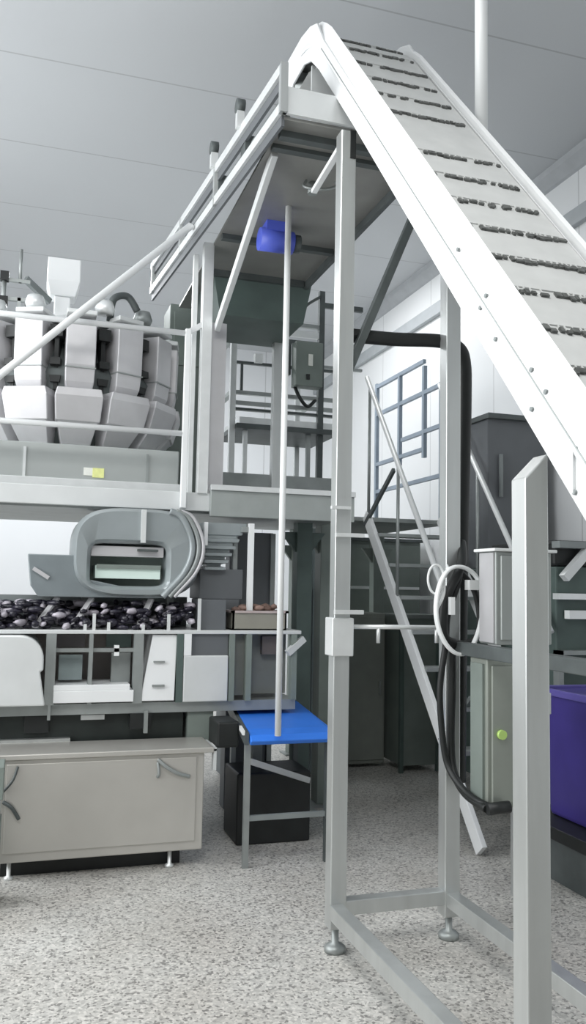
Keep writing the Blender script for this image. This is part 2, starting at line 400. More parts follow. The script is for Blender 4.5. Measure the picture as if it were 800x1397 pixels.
# ------------------------------------------------------------------ 4. multihead weigher
WX, WY = .23, 5.62
wg = thing('multihead_weigher', (WX, WY, DK), 'multihead weigher with a ring of steel hoppers on the platform', 'weighing machine')
MB().box(-.62, .835, 4.96, 6.25, DK+.0, 2.19).build('base_box', plain('weigher_base_grey', (.50, .53, .52), .36, .55, .05, 3), wg, bevel=.006)
MB().box(-.62, .85, 4.94, 4.965, DK+.0, DK+.07).build('base_lip', STEELB, wg, bevel=.003)
MB().box(.64, .655, 4.950, 4.962, 1.99, 2.16).build('panel_seam', STEELD, wg)
MB().box(-.05, -.035, 4.950, 4.962, 1.99, 2.16).build('panel_seam', WHITEG, wg)
MB().box(.285, .335, 4.955, 4.962, 2.015, 2.06, 0).box(.335, .40, 4.954, 4.962, 2.005, 2.06, 1).build('rating_label', [STICKW, YELLOW], wg)
MB().lathe([(0, 2.15), (.45, 2.15), (.50, 2.30), (.62, 2.62), (.40, 2.95), (.0, 2.95)], (WX, WY, 0), 28).build('centre_drum', DARKM, wg)
NH = 14
def loc2(th, r, t, z):   # radial frame, th=0 faces the front
    return Vector((WX+math.sin(th)*r+math.cos(th)*t, WY-math.cos(th)*r+math.sin(th)*t, z))
for k in range(NH):
    th = 2*PI*k/NH+R(1)
    def hx(m, sec):   # sections: (z, half width, r_in, r_out)
        V = []
        for z, hw, ri, ro in sec:
            V.append([m.bm.verts.new(loc2(th, ro, -hw, z)), m.bm.verts.new(loc2(th, ro, hw, z)), m.bm.verts.new(loc2(th, ri, hw, z)), m.bm.verts.new(loc2(th, ri, -hw, z))])
        for a, b in zip(V, V[1:]):
            for i in range(4): m._face((a[i], a[(i+1) % 4], b[(i+1) % 4], b[i]))
        m._face(V[0]); m._face(V[-1][::-1]); return m
    fh = hx(MB(), [(2.93, .085, .50, .68), (2.66, .085, .50, .675), (2.56, .082, .53, .66), (2.52, .075, .56, .64)]).build('feed_hopper', HOPPER, wg, bevel=.005)
    hx(MB(), [(2.645, .088, .60, .682), (2.638, .088, .60, .682)]).build('hopper_rim', STEELD, fh)
    wh = hx(MB(), [(2.515, .124, .46, .70), (2.47, .136, .44, .70), (2.33, .126, .42, .655), (2.325, .112, .42, .64), (2.22, .088, .40, .55), (2.19, .08, .40, .53)]).build('weigh_hopper', HOPPER, wg, bevel=.005)
    ac = hx(MB(), [(2.90, .045, .50, .62), (2.80, .045, .50, .63)])
    a2 = math.pi/NH
    th += a2
    ac = hx(MB(), [(2.90, .036, .48, .63), (2.83, .036, .48, .63)])
    hx(ac, [(2.70, .03, .48, .64), (2.66, .03, .48, .64)]); hx(ac, [(2.83, .012, .5, .60), (2.52, .012, .5, .60)]); hx(ac, [(2.60, .034, .48, .62), (2.56, .026, .48, .62)])
    ac.build('actuator', BLACK, wg)
    th -= a2
    hx(MB(), [(3.0, .06, .22, .62), (2.985, .085, .22, .68), (2.96, .085, .22, .68), (2.955, .07, .22, .66)]).build('feeder_pan', WHITEG, wg, bevel=.004)
MB().lathe([(0, 2.95), (.30, 2.95), (.28, 3.02), (.18, 3.10), (.05, 3.15), (0, 3.15)], (WX, WY, 0), 28).build('dispersion_cone', WHITEG, wg)
for th_, r_ in ((0.0, .64),):
    pass
# infeed box on its stand
ib = MB().hull8([(.06, 5.5, 3.24), (.22, 5.5, 3.24), (.22, 5.66, 3.24), (.06, 5.66, 3.24), (.04, 5.48, 3.33), (.245, 5.48, 3.33), (.245, 5.69, 3.33), (.04, 5.69, 3.33)])
ib.box(.04, .245, 5.48, 5.69, 3.33, 3.48).box(.09, .19, 5.52, 5.64, 3.10, 3.24)
ib.build('infeed_box', WHITE, wg, bevel=.006)
# level sensor on the left
sg = MB().tube([(-.21, 5.3, 3.03), (-.21, 5.3, 3.22)], .014, 8).tube([(-.12, 5.3, 3.22), (-.12, 5.3, 3.43)], .010, 8).bar((-.21, 5.3, 3.23), (-.06, 5.3, 3.23), .02, .02).box(-.26, -.04, 5.28, 5.31, 3.10, 3.12).box(-.26, -.24, 5.28, 5.31, 2.96, 3.12).box(-.13, -.11, 5.28, 5.31, 2.96, 3.12)
s1 = sg.build('sensor_stand', STEELD, wg)
MB().box(-.235, -.185, 5.27, 5.32, 3.22, 3.275).box(-.235, -.185, 5.27, 5.32, 3.075, 3.12).box(-.085, -.055, 5.27, 5.31, 3.07, 3.10).build('sensor_head', BLACK, s1)
MB().bar((-.09, 5.33, 3.26), (.06, 5.45, 3.17), .03, .04).build('sensor_arm', GREY, wg)
for a in (-52, -25, 14, 40):
    t_ = R(a); p = loc2(t_, .60, 0, 3.0)
    MB().lathe([(0, 0), (.05, 0), (.06, .03), (.045, .075), (0, .08)], p, 12).build('air_valve', STEELB if a < 20 else STEELD, wg)
MB().tube(smooth_path([loc2(R(14), .55, .05, 2.98), loc2(R(14), .60, .05, 3.10), loc2(R(22), .60, .06, 3.14), loc2(R(28), .62, .06, 3.06)]), .022, 8).build('air_hose', DARKM, wg)

# junction box frame beside the weigher
jb = thing('junction_box', (.80, 5.75, DK), 'grey junction box on a thin frame behind the right end of the weigher', 'electrical box')
MB().box(.66, .86, 6.30, 6.42, 3.06, 3.24).build('housing', TEALG, jb, bevel=.006)
MB().tube([(.60, 6.36, 3.27), (.92, 6.36, 3.27)], .012, 8).tube([(.90, 6.36, DK), (.90, 6.36, 3.28)], .014, 8).tube([(.62, 6.36, DK), (.62, 6.36, 3.28)], .014, 8).bar((.62, 6.36, 3.05), (.90, 6.36, 3.05), .03, .02).build('stand', STEELB, jb)
# dark panel
pn = thing('control_cabinet', (1.06, 6.1, DK), 'dark grey-green cabinet on the platform behind the guard rail end', 'cabinet')
MB().box(.92, 1.24, 6.05, 6.35, DK, 3.46).build('body', GREYT, pn, bevel=.006)
MB().box(.95, 1.21, 6.035, 6.052, 3.0, 3.40).build('door', GREYT, pn, bevel=.004)

# ------------------------------------------------------------------ 5. machine frame standing on the platform
mf = thing('machine_frame', (1.85, 6.3, DK), 'open steel machine frame with shelves standing on the platform behind the hanging pipe', 'machine')
for x, m, zt in ((1.44, STEELB, 3.42), (2.15, DARKM, 3.75)):
    MB().box(x-.022, x+.022, 6.18, 6.224, DK, zt).build('post', m, mf)
MB().box(2.31, 2.345, 6.18, 6.215, DK, 4.05).build('post', WHITE, mf)
for x in (1.44, 2.15): MB().box(x-.02, x+.02, 6.78, 6.82, DK, 3.3).build('post', STEEL, mf)
for z, m, h in ((3.44, STEELD, .03), (3.30, DARKM, .03), (3.10, DARKM, .02), (2.86, STEELD, .03), (2.78, STEELD, .03), (3.36, STEELB, .05)):
    MB().box(1.44, 2.30 if z < 3.2 else 2.15, 6.185, 6.215, z, z+h).build('cross_rail', m, mf)
MB().box(2.15, 2.50, 6.185, 6.215, 3.62, 3.66).build('cross_rail', DARKM, mf)
MB().box(2.15, 2.50, 6.185, 6.215, 3.13, 3.15).build('cross_rail', STEELD, mf)
for z in (3.30, 2.86): MB().box(1.42, 1.46, 6.2, 6.8, z, z+.03).box(2.13, 2.17, 6.2, 6.8, z, z+.03).build('side_rail', STEELD, mf)
MB().box(1.46, 2.28, 6.12, 6.80, 2.585, 2.625).build('table_top', DARKM, mf, bevel=.003)
MB().box(1.50, 2.26, 6.20, 6.78, 2.625, 2.69).build('tray', STEELB, mf, bevel=.003)
MB().box(1.46, 2.28, 6.20, 6.24, 2.74, 2.76).build('tray_rail', DARKM, mf)
for x in (1.44, 1.55, 2.06, 2.15, 2.29): MB().box(x-.016, x+.016, 6.20, 6.23, DK, 2.59).build('table_leg', STEELD if x > 2 else STEELB, mf)
MB().box(1.34, 2.34, 6.10, 6.80, 2.14, 2.24).build('lower_shelf', STEELD, mf, bevel=.004)
MB().box(1.34, 2.34, 6.08, 6.10, 2.06, 2.10).build('lower_rail', BLUEG, mf)
MB().box(1.50, 1.52, 6.2, 6.22, 2.89, 3.12).build('bracket', DARKM, mf)
MB().box(1.80, 1.82, 6.2, 6.22, 2.86, 3.12).bar((1.88, 6.2, 3.06), (1.81, 6.2, 2.88), .02, .02).box(1.86, 1.90, 6.19, 6.22, 3.05, 3.32).build('bracket', DARKM, mf)
cb = MB().box(1.90, 2.12, 6.06, 6.18, 2.94, 3.29).build('control_box', GREYT, mf, bevel=.006)
MB().box(2.00, 2.035, 6.052, 6.062, 3.10, 3.19).build('display', STICKW, cb); MB().box(1.985, 2.01, 6.045, 6.062, 2.99, 3.03).build('switch', BLACK, cb)
MB().tube(smooth_path([(1.92, 6.15, 2.95), (1.95, 6.1, 2.85), (2.03, 6.15, 2.80), (2.1, 6.17, 2.86)]), .014, 8).build('cable', BLACK, mf)
MB().tube(smooth_path([(1.86, 6.2, 3.47), (1.95, 6.17, 3.52), (2.02, 6.18, 3.62), (2.13, 6.18, 3.70)]), .012, 8).build('cable', DARKM, mf)
MB().box(1.60, 1.66, 6.15, 6.2, 3.11, 3.18).box(1.80, 1.84, 6.15, 6.19, 3.45, 3.55).build('sensor', PIPE, mf)

# ------------------------------------------------------------------ 6. drain pipe
dp = MB().tube([(1.225, 4.09, .66), (1.225, 4.09, 3.387)], .0165, 12)
tag(dp.build('drain_pipe', PIPE), 'slim white pipe hanging from the trough down to the blue belt', 'pipe')

# ------------------------------------------------------------------ 7. packing machine under the platform
pm = thing('packing_machine', (.6, 4.9, 0), 'steel packing machine below the platform with table, open bays and panels', 'machine')
TY = 4.52
MB().box(-.5, 1.48, TY, 5.25, 1.135, 1.155).build('table_top', WHITEG, pm, bevel=.003)
MB().box(-.5, 1.46, 4.95, 5.25, .775, 1.135).build('rear_panel', BEIGE, pm)
MB().box(-.5, 1.46, TY+.03, 5.25, .72, .775).build('lower_beam', STEELD, pm)
# left rounded cover
pts = [(-.5, 1.13)]
for a in range(90, -1, -10): pts.append((-.02+.12*math.cos(R(a)), 1.01+.12*math.sin(R(a))))
pts += [(.10, .955), (.085, .95), (.115, .78), (-.5, .78)]
MB().prism(pts, 'y', TY-.06, 4.95).build('rounded_cover', WHITEG, pm, bevel=.008)
for x, m, w in ((.135, STEELD, .05), (.335, STEELD, .02), (.58, STEELD, .05), (.80, GREEND, .035), (1.085, GREYT, .03), (1.18, GREYT, .03), (1.44, GREYT, .03)):
    MB().box(x-w/2, x+w/2, TY, TY+.05, .775, 1.135).build('frame_post', m, pm)
MB().box(.16, .56, TY+.02, TY+.05, 1.04, 1.06).build('bay_rail', STEELD, pm)
MB().box(.165, .31, TY+.12, TY+.14, 1.06, 1.125).build('bay_panel', plain('dark_plum', (.11, .10, .105), .5), pm)
MB().box(.18, .30, TY+.10, TY+.12, .89, 1.02).build('bay_panel', TEALG, pm)
MB().box(.42, .55, TY+.10, TY+.12, 1.06, 1.13).build('bay_panel', GREEND, pm)
MB().box(.45, .55, TY+.10, TY+.14, .80, 1.03).build('bay_panel', STEELD, pm)
dr = MB().box(.155, .56, TY-.01, TY+.3, .785, .845).box(.155, .54, TY-.006, TY+.25, .845, .875).build('bay_drawer', WHITE, pm, bevel=.003)
MB().box(.455, .48, TY+.02, TY+.05, 1.02, 1.075).build('lamp', PIPE, pm)
MB().hull8([(.595, TY, .785), (.775, TY, .785), (.775, TY+.3, .785), (.595, TY+.3, .785), (.655, TY+.02, 1.13), (.785, TY+.02, 1.13), (.785, TY+.3, 1.13), (.655, TY+.3, 1.13)]).build('sloped_panel', WHITE, pm, bevel=.004)
MB().box(.655, .72, TY-.012, TY+.004, .86, .87).box(.66, .72, TY-.002, TY+.012, .985, .993).build('panel_handle', STEELD, pm)
MB().box(.82, 1.065, TY, TY+.35, .775, 1.02).build('white_housing', WHITEG, pm, bevel=.006)
MB().box(.82, .86, TY, TY+.3, 1.02, 1.135).build('white_housing', WHITE, pm)
MB().box(.865, 1.065, TY+.02, TY+.3, 1.02, 1.135).build('dark_panel', GREYP, pm)
MB().box(1.10, 1.17, TY+.05, TY+.09, .80, 1.13).box(1.2, 1.42, TY+.1, TY+.13, .80, 1.13).build('grey_panel', plain('olive_grey', (.19, .20, .185), .5), pm)
MB().box(1.27, 1.38, TY+.06, TY+.11, 1.02, 1.12).build('dark_panel', plain('plum_grey', (.12, .105, .105), .5), pm)
MB().bar((1.40, TY-.0, 1.03), (1.50, TY+.02, 1.11), .03, .035).build('corner_strut', WHITEG, pm)
# dark underframe, carried to the floor to paint the shadow behind the cabinet
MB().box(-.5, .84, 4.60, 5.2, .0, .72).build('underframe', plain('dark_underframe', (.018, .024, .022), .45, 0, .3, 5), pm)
MB().box(.02, .14, 4.57, 4.62, .63, .72).build('underframe_bracket', BLACK, pm)
MB().box(.55, .66, 4.54, 4.62, .64, .72).build('underframe_bracket', BLACK, pm)
MB().box(.62, .64, 4.52, 4.55, .62, .735).box(.13, .145, 4.52, 4.55, .70, .775).build('clip', STEELD, pm)
MB().box(.30, .42, 4.565, 4.60, .69, .715).box(-.1, .25, 4.56, 4.6, .55, .60).build('tray_strip', STEEL, pm)
MB().box(.86, 1.0, 4.57, 4.9, .55, .72).build('side_cover', GREYT, pm)
for x in (-.45, 1.40): 
    MB().box(x-.03, x+.03, 5.1, 5.16, 0, .72).build('leg', STEELD, pm)
# low rims holding the product
MB().box(-.5, .92, 5.02, 5.04, 1.155, 1.325).build('back_rim', GREY, pm)
for x, h in ((.345, .085), (.42, .04), (.735, .085), (.90, .17), (.30, .03), (.60, .03)):
    MB().box(x-.008, x+.008, TY+.005, TY+.02, 1.155, 1.155+h).build('divider_pin', WHITEG, pm)
for x0, x1 in ((.05, .16), (.24, .34), (.58, .66)):
    MB().bar((x0, TY+.07, 1.165), (x1, TY+.17, 1.315), .035, .012).build('guide_strip', HOPPER, pm)
MB().box(.91, 1.05, TY+.03, TY+.3, 1.155, 1.32).build('end_block', GREYP, pm)

# product heap in the trough (nobody could count it)
ph = MB()
for i in range(420):
    x = random.uniform(-.48, .88); y = random.uniform(TY+.03, 4.99)
    zmax = 1.165+.13*min(1, (y-TY)/.12)
    z = random.uniform(1.165, zmax)
    mi = 0 if random.random() < .70 else 1
    mt = Matrix.Translation((x, y, z)) @ Matrix.Rotation(random.uniform(0, 6), 4, 'Z') @ Matrix.Rotation(random.uniform(-.8, .8), 4, 'X') @ Matrix.Diagonal((random.uniform(.035, .055), random.uniform(.018, .028), random.uniform(.012, .022), 1))
    ret = bmesh.ops.create_icosphere(ph.bm, subdivisions=1, radius=1, matrix=mt)
    fs = set(f for v in ret['verts'] for f in v.link_faces)
    for f in fs: f.material_index = mi; f.smooth = True
for v in ph.bm.verts:
    if v.co.z < 1.1555: v.co.z = 1.1555
tag(ph.build('product_heap', [SLIP, PALEP]), 'jumbled dark purple and pale product pieces lying along the packing table', 'product', kind='stuff')

# crate of brown product
cr = thing('product_crate', (1.24, 4.68, 1.155), 'shallow grey-olive tray of brown product at the right end of the packing table', 'tray')
OL = plain('olive_tray', (.30, .29, .25), .5, .1)
cm = MB().box(1.09, 1.40, 4.55, 4.56, 1.155, 1.255).box(1.09, 1.40, 4.84, 4.85, 1.155, 1.255).box(1.09, 1.10, 4.55, 4.85, 1.155, 1.255).box(1.39, 1.40, 4.55, 4.85, 1.155, 1.255).box(1.09, 1.40, 4.55, 4.85, 1.155, 1.163)
cm.build('tray_body', OL, cr)
MB().box(1.08, 1.41, 4.54, 4.56, 1.25, 1.262).box(1.08, 1.41, 4.84, 4.86, 1.25, 1.262).box(1.08, 1.10, 4.54, 4.86, 1.25, 1.262).box(1.39, 1.41, 4.54, 4.86, 1.25, 1.262).build('rim', plain('pinkish_rim', (.50, .42, .41), .5), cr)
hm = MB()
for i in range(90):
    mt = Matrix.Translation((random.uniform(1.13, 1.37), random.uniform(4.60, 4.80), random.uniform(1.20, 1.285))) @ Matrix.Rotation(random.uniform(0, 6), 4, 'Z') @ Matrix.Diagonal((.035, .02, .018, 1))
    bmesh.ops.create_icosphere(hm.bm, subdivisions=1, radius=1, matrix=mt)
for f in hm.bm.faces: f.smooth = True
tag(hm.build('contents', BROWN, cr), kind='stuff')

# swan neck hood above the table
hd = thing('curved_hood', (.57, 4.85, 1.32), 'big rounded grey hood with a window opening, under the platform', 'machine hood')
def sup(cx, cz, a, b, n, k=48, zlo=None):
    o = []
    for i in range(k):
        t = 2*PI*i/k; c, s = math.cos(t), math.sin(t)
        x = cx+a*math.copysign(abs(c)**(2/n), c); z = cz+b*math.copysign(abs(s)**(2/n), s)
        o.append((x, z))
    return o
out = sup(.57, 1.565, .345, .245, 3.2); inn = sup(.525, 1.50, .205, .115, 7)
h = MB(); bm_ = h.bm
rings = []
for pts_, y in ((out, 4.98), (sup(.57, 1.565, .345, .245, 3.2), 4.66), (sup(.57, 1.565, .325, .225, 3.2), 4.61), (sup(.525, 1.50, .225, .135, 6), 4.61), (inn, 4.635), (inn, 4.80)):
    rings.append([bm_.verts.new((x, y, z)) for x, z in pts_])
for A_, B_ in zip(rings, rings[1:]):
    for i in range(48):
        f = bm_.faces.new((A_[i], A_[(i+1) % 48], B_[(i+1) % 48], B_[i])); f.smooth = True
h._face(rings[0])
hood = h.build('shell', HOOD, hd)
em = hood.modifiers.new('edge', 'EDGE_SPLIT'); em.split_angle = R(50)
# curved pale rim bands on the right of the shell
for dx, m, r_ in ((.0, HOOD, .018), (.035, STEELD, .014), (.062, HOPPER, .011)):
    pth = [(.735+dx, 4.60, 1.80), (.80+dx, 4.60, 1.77), (.855+dx, 4.60, 1.66), (.86+dx, 4.60, 1.56), (.82+dx, 4.60, 1.46), (.735+dx, 4.60, 1.36), (.71+dx, 4.60, 1.33)]
    MB().tube(smooth_path(pth), r_, 8).build('rim_band', m, hd)
MB().box(.31, .74, 4.80, 4.82, 1.36, 1.62).build('back_plate', GREYT, hd)
MB().box(.325, .715, 4.66, 4.80, 1.545, 1.60).build('light_bar', HOPPER, hd)
MB().box(.35, .70, 4.66, 4.80, 1.425, 1.495).build('lower_panel', MINT, hd)
MB().box(.355, .70, 4.645, 4.66, 1.478, 1.50).build('panel_edge', GREYT, hd)
MB().box(.58, .605, 4.585, 4.61, 1.62, 1.80).build('tube_post', WHITEG, hd)
MB().box(.57, .68, 4.62, 4.66, 1.575, 1.587).build('latch', DARKM, hd)
lt = MB().prism([(.0, 1.545), (.235, 1.545), (.30, 1.42), (.72, 1.34), (.72, 1.322), (.06, 1.322), (.02, 1.38)], 'y', 4.64, 5.0)
lt.build('side_tray', plain('tray_grey', (.25, .285, .30), .35, .3), hd, bevel=.004)
MB().bar((.03, 4.63, 1.47), (.11, 4.63, 1.42), .012, .02).build('tray_strip', HOPPER, hd)
# legs of the hood to the table
MB().box(.30, .34, 4.9, 4.94, 1.155, 1.33).box(.78, .82, 4.9, 4.94, 1.155, 1.33).build('stand', STEELD, hd)

# pleated funnel to the right of the hood
fn = thing('tapered_funnel', (1.02, 4.78, 1.32), 'tapered grey funnel right of the rounded hood, under the platform', 'funnel')
V = []
m = MB()
lv = [(1.75, .93, 1.185), (1.71, .93, 1.175)]
for i in range(5):
    z = 1.70-i*.04
    lv += [(z, .935+.003*i, 1.165-.02*i), (z-.016, .935+.003*i, 1.160-.02*i), (z-.022, .955+.003*i, 1.13-.02*i), (z-.034, .955+.003*i, 1.13-.02*i)]
lv.append((1.50, .95, 1.07)); lv.append((1.485, .95, 1.06))
for z, a, b in lv: V.append([m.bm.verts.new(q) for q in ((a, 4.66+max(0, a-.952)*3, z), (b, 4.66+max(0, a-.952)*3, z), (b, 4.95, z), (a, 4.95, z))])
for a, b in zip(V, V[1:]):
    for i in range(4): m._face((a[i], a[(i+1) % 4], b[(i+1) % 4], b[i]))
m._face(V[0]); m._face(V[-1][::-1])
m.build('funnel_body', HOOD, fn)
MB().box(.93, 1.18, 4.70, 5.0, 1.32, 1.49).build('outlet', GREYP, fn, bevel=.004)
MB().box(1.125, 1.15, 4.72, 4.75, 1.32, 1.75).build('post', STEELD, fn)
MB().box(.94, 1.16, 4.70, 4.95, 1.155, 1.32).build('support', GREYP, fn)
wr = MB().box(1.185, 1.215, 4.60, 4.63, 1.262+.0, 1.75)
wr.build('guide_bar', WHITE, fn)
MB().box(.935, .955, 4.63, 4.66, 1.62, 1.75).build('guide_bar', WHITE, fn)
MB().box(1.15, 1.215, 4.61, 4.72, 1.70, 1.73).build('tie_plate', STEELD, fn)
# dark upright panel
up = thing('partition_panel', (1.43, 5.0, 0), 'dark grey upright panel between the funnel and the green column', 'panel')
MB().box(1.24, 1.53, 5.30, 5.42, .0, 1.745).build('panel', GREYP, up, bevel=.004)
MB().box(1.51, 1.54, 5.28, 5.30, .0, 1.74).build('edge_strip', STEELD, up)

# ------------------------------------------------------------------ 8. base cabinet in front
bc = thing('base_cabinet', (.42, 4.5, 0), 'low cream steel cabinet on the floor at the left', 'cabinet')
MB().box(-.075, .895, 4.27, 4.56, .085, .56).build('body', STEELW, bc, bevel=.006)
MB().box(-.09, .94, 4.25, 4.56, .56, .585).build('top', STEELW, bc, bevel=.004)
MB().box(-.05, .855, 4.262, 4.27, .13, .54).build('front_panel', STEELW, bc, bevel=.003)
MB().box(-.06, .80, 4.36, 4.54, 0, .085).build('cabinet_shadow', BLACK, bc)  # black block added as the shadow under the cabinet
for x in (-.02, .74):
    for y in (4.31,):
        MB().lathe([(0, 0), (.022, 0), (.022, .012), (.010, .018), (.010, .09), (0, .09)], (x, y, 0), 12).build('foot', STEELB, bc)
MB().tube(smooth_path([(.66, 4.262, .535), (.70, 4.25, .50), (.76, 4.25, .465), (.82, 4.262, .445)]), .010, 8).tube(smooth_path([(.66, 4.262, .52), (.665, 4.25, .47), (.66, 4.26, .45)]), .008, 6).build('handle_cord', STEELD, bc)
MB().tube(smooth_path([(-.0, 4.26, .53), (-.02, 4.245, .47), (-.06, 4.25, .42)]), .007, 6).tube(smooth_path([(-.06, 4.26, .37), (-.02, 4.245, .345), (.015, 4.25, .29)]), .009, 6).build('handle_cord', DARKM, bc)
MB().box(.94, .955, 4.26, 4.30, .47, .575).box(.86, .955, 4.26, 4.50, .565, .58).build('hook', WHITEG, bc)
# edge machine
le = thing('upright_stand', (-.18, 3.9, 0), 'dark narrow upright stand cut by the left edge of the picture', 'stand')
MB().box(-.30, -.060, 3.92, 4.1, .0, .36).build('lower_body', GREYT, le, bevel=.004)
MB().box(-.30, -.066, 3.92, 4.1, .36, .46).build('pale_band', HOPPER, le, bevel=.004)
MB().box(-.30, -.055, 3.92, 4.1, .46, .60).build('upper_body', GREYT, le, bevel=.004)

# ------------------------------------------------------------------ 9. blue take-off belt
bb = thing('blue_belt_conveyor', (1.3, 4.5, 0), 'small take-off conveyor with a bright blue belt on a thin dark frame', 'conveyor')
bl = MB()
sec = [(4.98, .715), (4.75, .705), (4.45, .69), (4.22, .675), (4.14, .66), (4.10, .635), (4.12, .612), (4.25, .62), (4.95, .66)]
xs_ = lambda y: (1.09+(1.19-1.09)*(y-4.1)/.88, 1.53+(1.575-1.53)*(y-4.1)/.88)
A = [bl.bm.verts.new((xs_(y)[0], y, z)) for y, z in sec]; B = [bl.bm.verts.new((xs_(y)[1], y, z)) for y, z in sec]
for i in range(len(sec)): bl._face((A[i], A[(i+1) % len(sec)], B[(i+1) % len(sec)], B[i]))
bl._face(A); bl._face(B[::-1])
bl.build('belt', BLUE, bb, bevel=.006)
MB().bar((1.08, 4.14, .64), (1.18, 4.95, .685), .02, .06).build('side_rail', DARKM, bb)
MB().bar((1.54, 4.14, .635), (1.585, 4.95, .685), .02, .05).build('side_rail', BLUE, bb)
MB().bar((1.066, 4.15, .668), (1.078, 4.27, .675), .012, .022).build('belt_tab', PIPE, bb)
MB().box(.965, 1.08, 4.30, 4.52, .57, .70).build('drive_box', BLACK, bb, bevel=.01)
for x, y in ((1.10, 4.20), (1.53, 4.20), (1.19, 4.88), (1.57, 4.88)):
    MB().box(x-.014, x+.014, y-.014, y+.014, 0, .63).build('leg', DARKM if x > 1.3 else STEELD, bb)
MB().bar((1.11, 4.20, .52), (1.53, 4.50, .34), .02, .03).build('brace', STEELB, bb)
MB().bar((1.10, 4.20, .24), (1.53, 4.20, .24), .02, .025).build('brace', GREY, bb)
MB().bar((1.19, 4.88, .24), (1.57, 4.88, .24), .02, .025).build('brace', GREY, bb)
MB().box(1.14, 1.56, 4.55, 4.86, .0, .38).build('motor_box', BLACK, bb, bevel=.01)

# ------------------------------------------------------------------ 10. stair
sr = thing('steel_stair', (2.65, 4.9, 0), 'steep white steel stair descending from the platform on the right', 'stairs')
SS = 1.95/1.66
def stringer(x): 
    return MB().bar((x, 4.06, .03), (x, 5.70, 1.93), .03, .09)
stringer(2.35).build('stringer', WHITE, sr, bevel=.003); stringer(2.95).build('stringer', WHITE, sr, bevel=.003)
for i in range(8):
    y = 4.24+i*.185; z = (y-4.04)*SS+.02
    MB().box(2.36, 2.94, y-.06, y+.08, z-.012, z+.012).build('tread', STEELD, sr)
for x in (2.35, 2.95):
    MB().tube([(x, 4.30, 1.16), (x, 4.55, 1.46), (x, 5.72, 2.96)], .018, 10).build('handrail', WHITEG, sr)
    for y in (4.45, 5.15, 5.66):
        z0 = (y-4.04)*SS
        MB().tube([(x, y, z0), (x, y, 1.46+(y-4.55)*1.282)], .012, 8).build('baluster', STEELD, sr)
MB().bar((2.34, 5.70, 1.86), (2.34, 5.20, 2.20), .02, .03).build('brace', DARKM, sr)
MB().bar((2.34, 4.50, .52), (2.6, 4.60, .75), .03, .035).build('brace', DARKM, sr)

# blue-grey fence on the landing
fc = thing('blue_grey_railing', (3.0, 6.4, DK), 'blue-grey tube railing with a grid of bars against the bright right wall', 'railing')
for y, z0, z1 in ((7.05, DK, 3.27), (6.55, 2.45, 3.24), (6.08, 2.45, 3.20), (5.78, DK, 3.00)):
    MB().box(2.985, 3.015, y-.018, y+.018, z0, z1).build('post', BLUEG, fc)
for y0, y1, z in ((7.05, 6.08, 3.24), (7.05, 5.78, 2.98), (6.5, 5.78, 2.66), (7.05, 6.08, 2.52), (7.05, 5.6, 2.27)):
    MB().box(2.986, 3.014, y1, y0, z-.016, z+.016).build('rail', BLUEG, fc)

# ------------------------------------------------------------------ 11. cabinets under the landing
def cabinet(name, x0, x1, y0, y1, z0, z1, mat, label, doors=1, cat='cabinet', legz=0):
    t = thing(name, ((x0+x1)/2, (y0+y1)/2, 0 if legz else z0), label, cat)
    MB().box(x0, x1, y0, y1, z0, z1).build('body', mat, t, bevel=.006)
    w = (x1-x0)/doors
    for i in range(doors):
        d = MB().box(x0+i*w+.015, x0+(i+1)*w-.015, y0-.012, y0, z0+.03, z1-.03).build('door', mat, t, bevel=.003)
        MB().box(x0+(i+1)*w-.06, x0+(i+1)*w-.045, y0-.03, y0-.012, (z0+z1)/2-.05, (z0+z1)/2+.05).build('handle', STEELD, d)
    if legz:
        for x in (x0+.03, x1-.03):
            for y in (y0+.03, y1-.03): MB().box(x-.02, x+.02, y-.02, y+.02, 0, z0).build('leg', STEELD, t)
    return t
ga = cabinet('storage_cabinet', 2.64, 3.52, 7.2, 7.7, .0, 1.83, GREYT, 'grey-green storage cabinet seen between the stair strings', 2)
MB().box(2.63, 3.53, 7.17, 7.72, 1.83, 1.86).build('top', DARKM, ga)
MB().box(2.66, 3.50, 7.18, 7.2, 1.39, 1.415).build('shelf_strip', STEELB, ga)
gp = cabinet('equipment_cabinet', 2.03, 2.34, 6.0, 6.4, .03, 1.84, TEALG, 'tall teal-grey cabinet behind the rear conveyor leg', 1)
gq = cabinet('equipment_cabinet', 2.42, 2.75, 6.25, 6.65, .03, 1.20, plain('mid_grey_green', (.25, .27, .245), .5), 'low grey-green cabinet left of the stair foot', 1)
gg = thing('grey_column_unit', (2.95, 6.1, 0), 'dark grey upright unit on the floor behind the stair string', 'cabinet')
MB().box(2.79, 3.10, 6.02, 6.4, .05, 1.2).build('body', GREYT, gg, bevel=.005)
MB().box(2.77, 2.80, 6.0, 6.03, .0, 1.22).build('edge_post', GREEND, gg); MB().box(3.08, 3.11, 6.0, 6.03, 0, 1.22).build('edge_post', GREEND, gg)
MB().box(2.80, 3.08, 6.0, 6.02, 1.17, 1.2).build('top_strip', STEELD, gg)
# grey boxes behind green column
gb = cabinet('steel_bin', 1.40, 1.66, 5.75, 6.3, .03, 1.42, plain('blue_grey_bin', (.17, .19, .20), .5), 'blue-grey cabinet low behind the dark green column', 1)

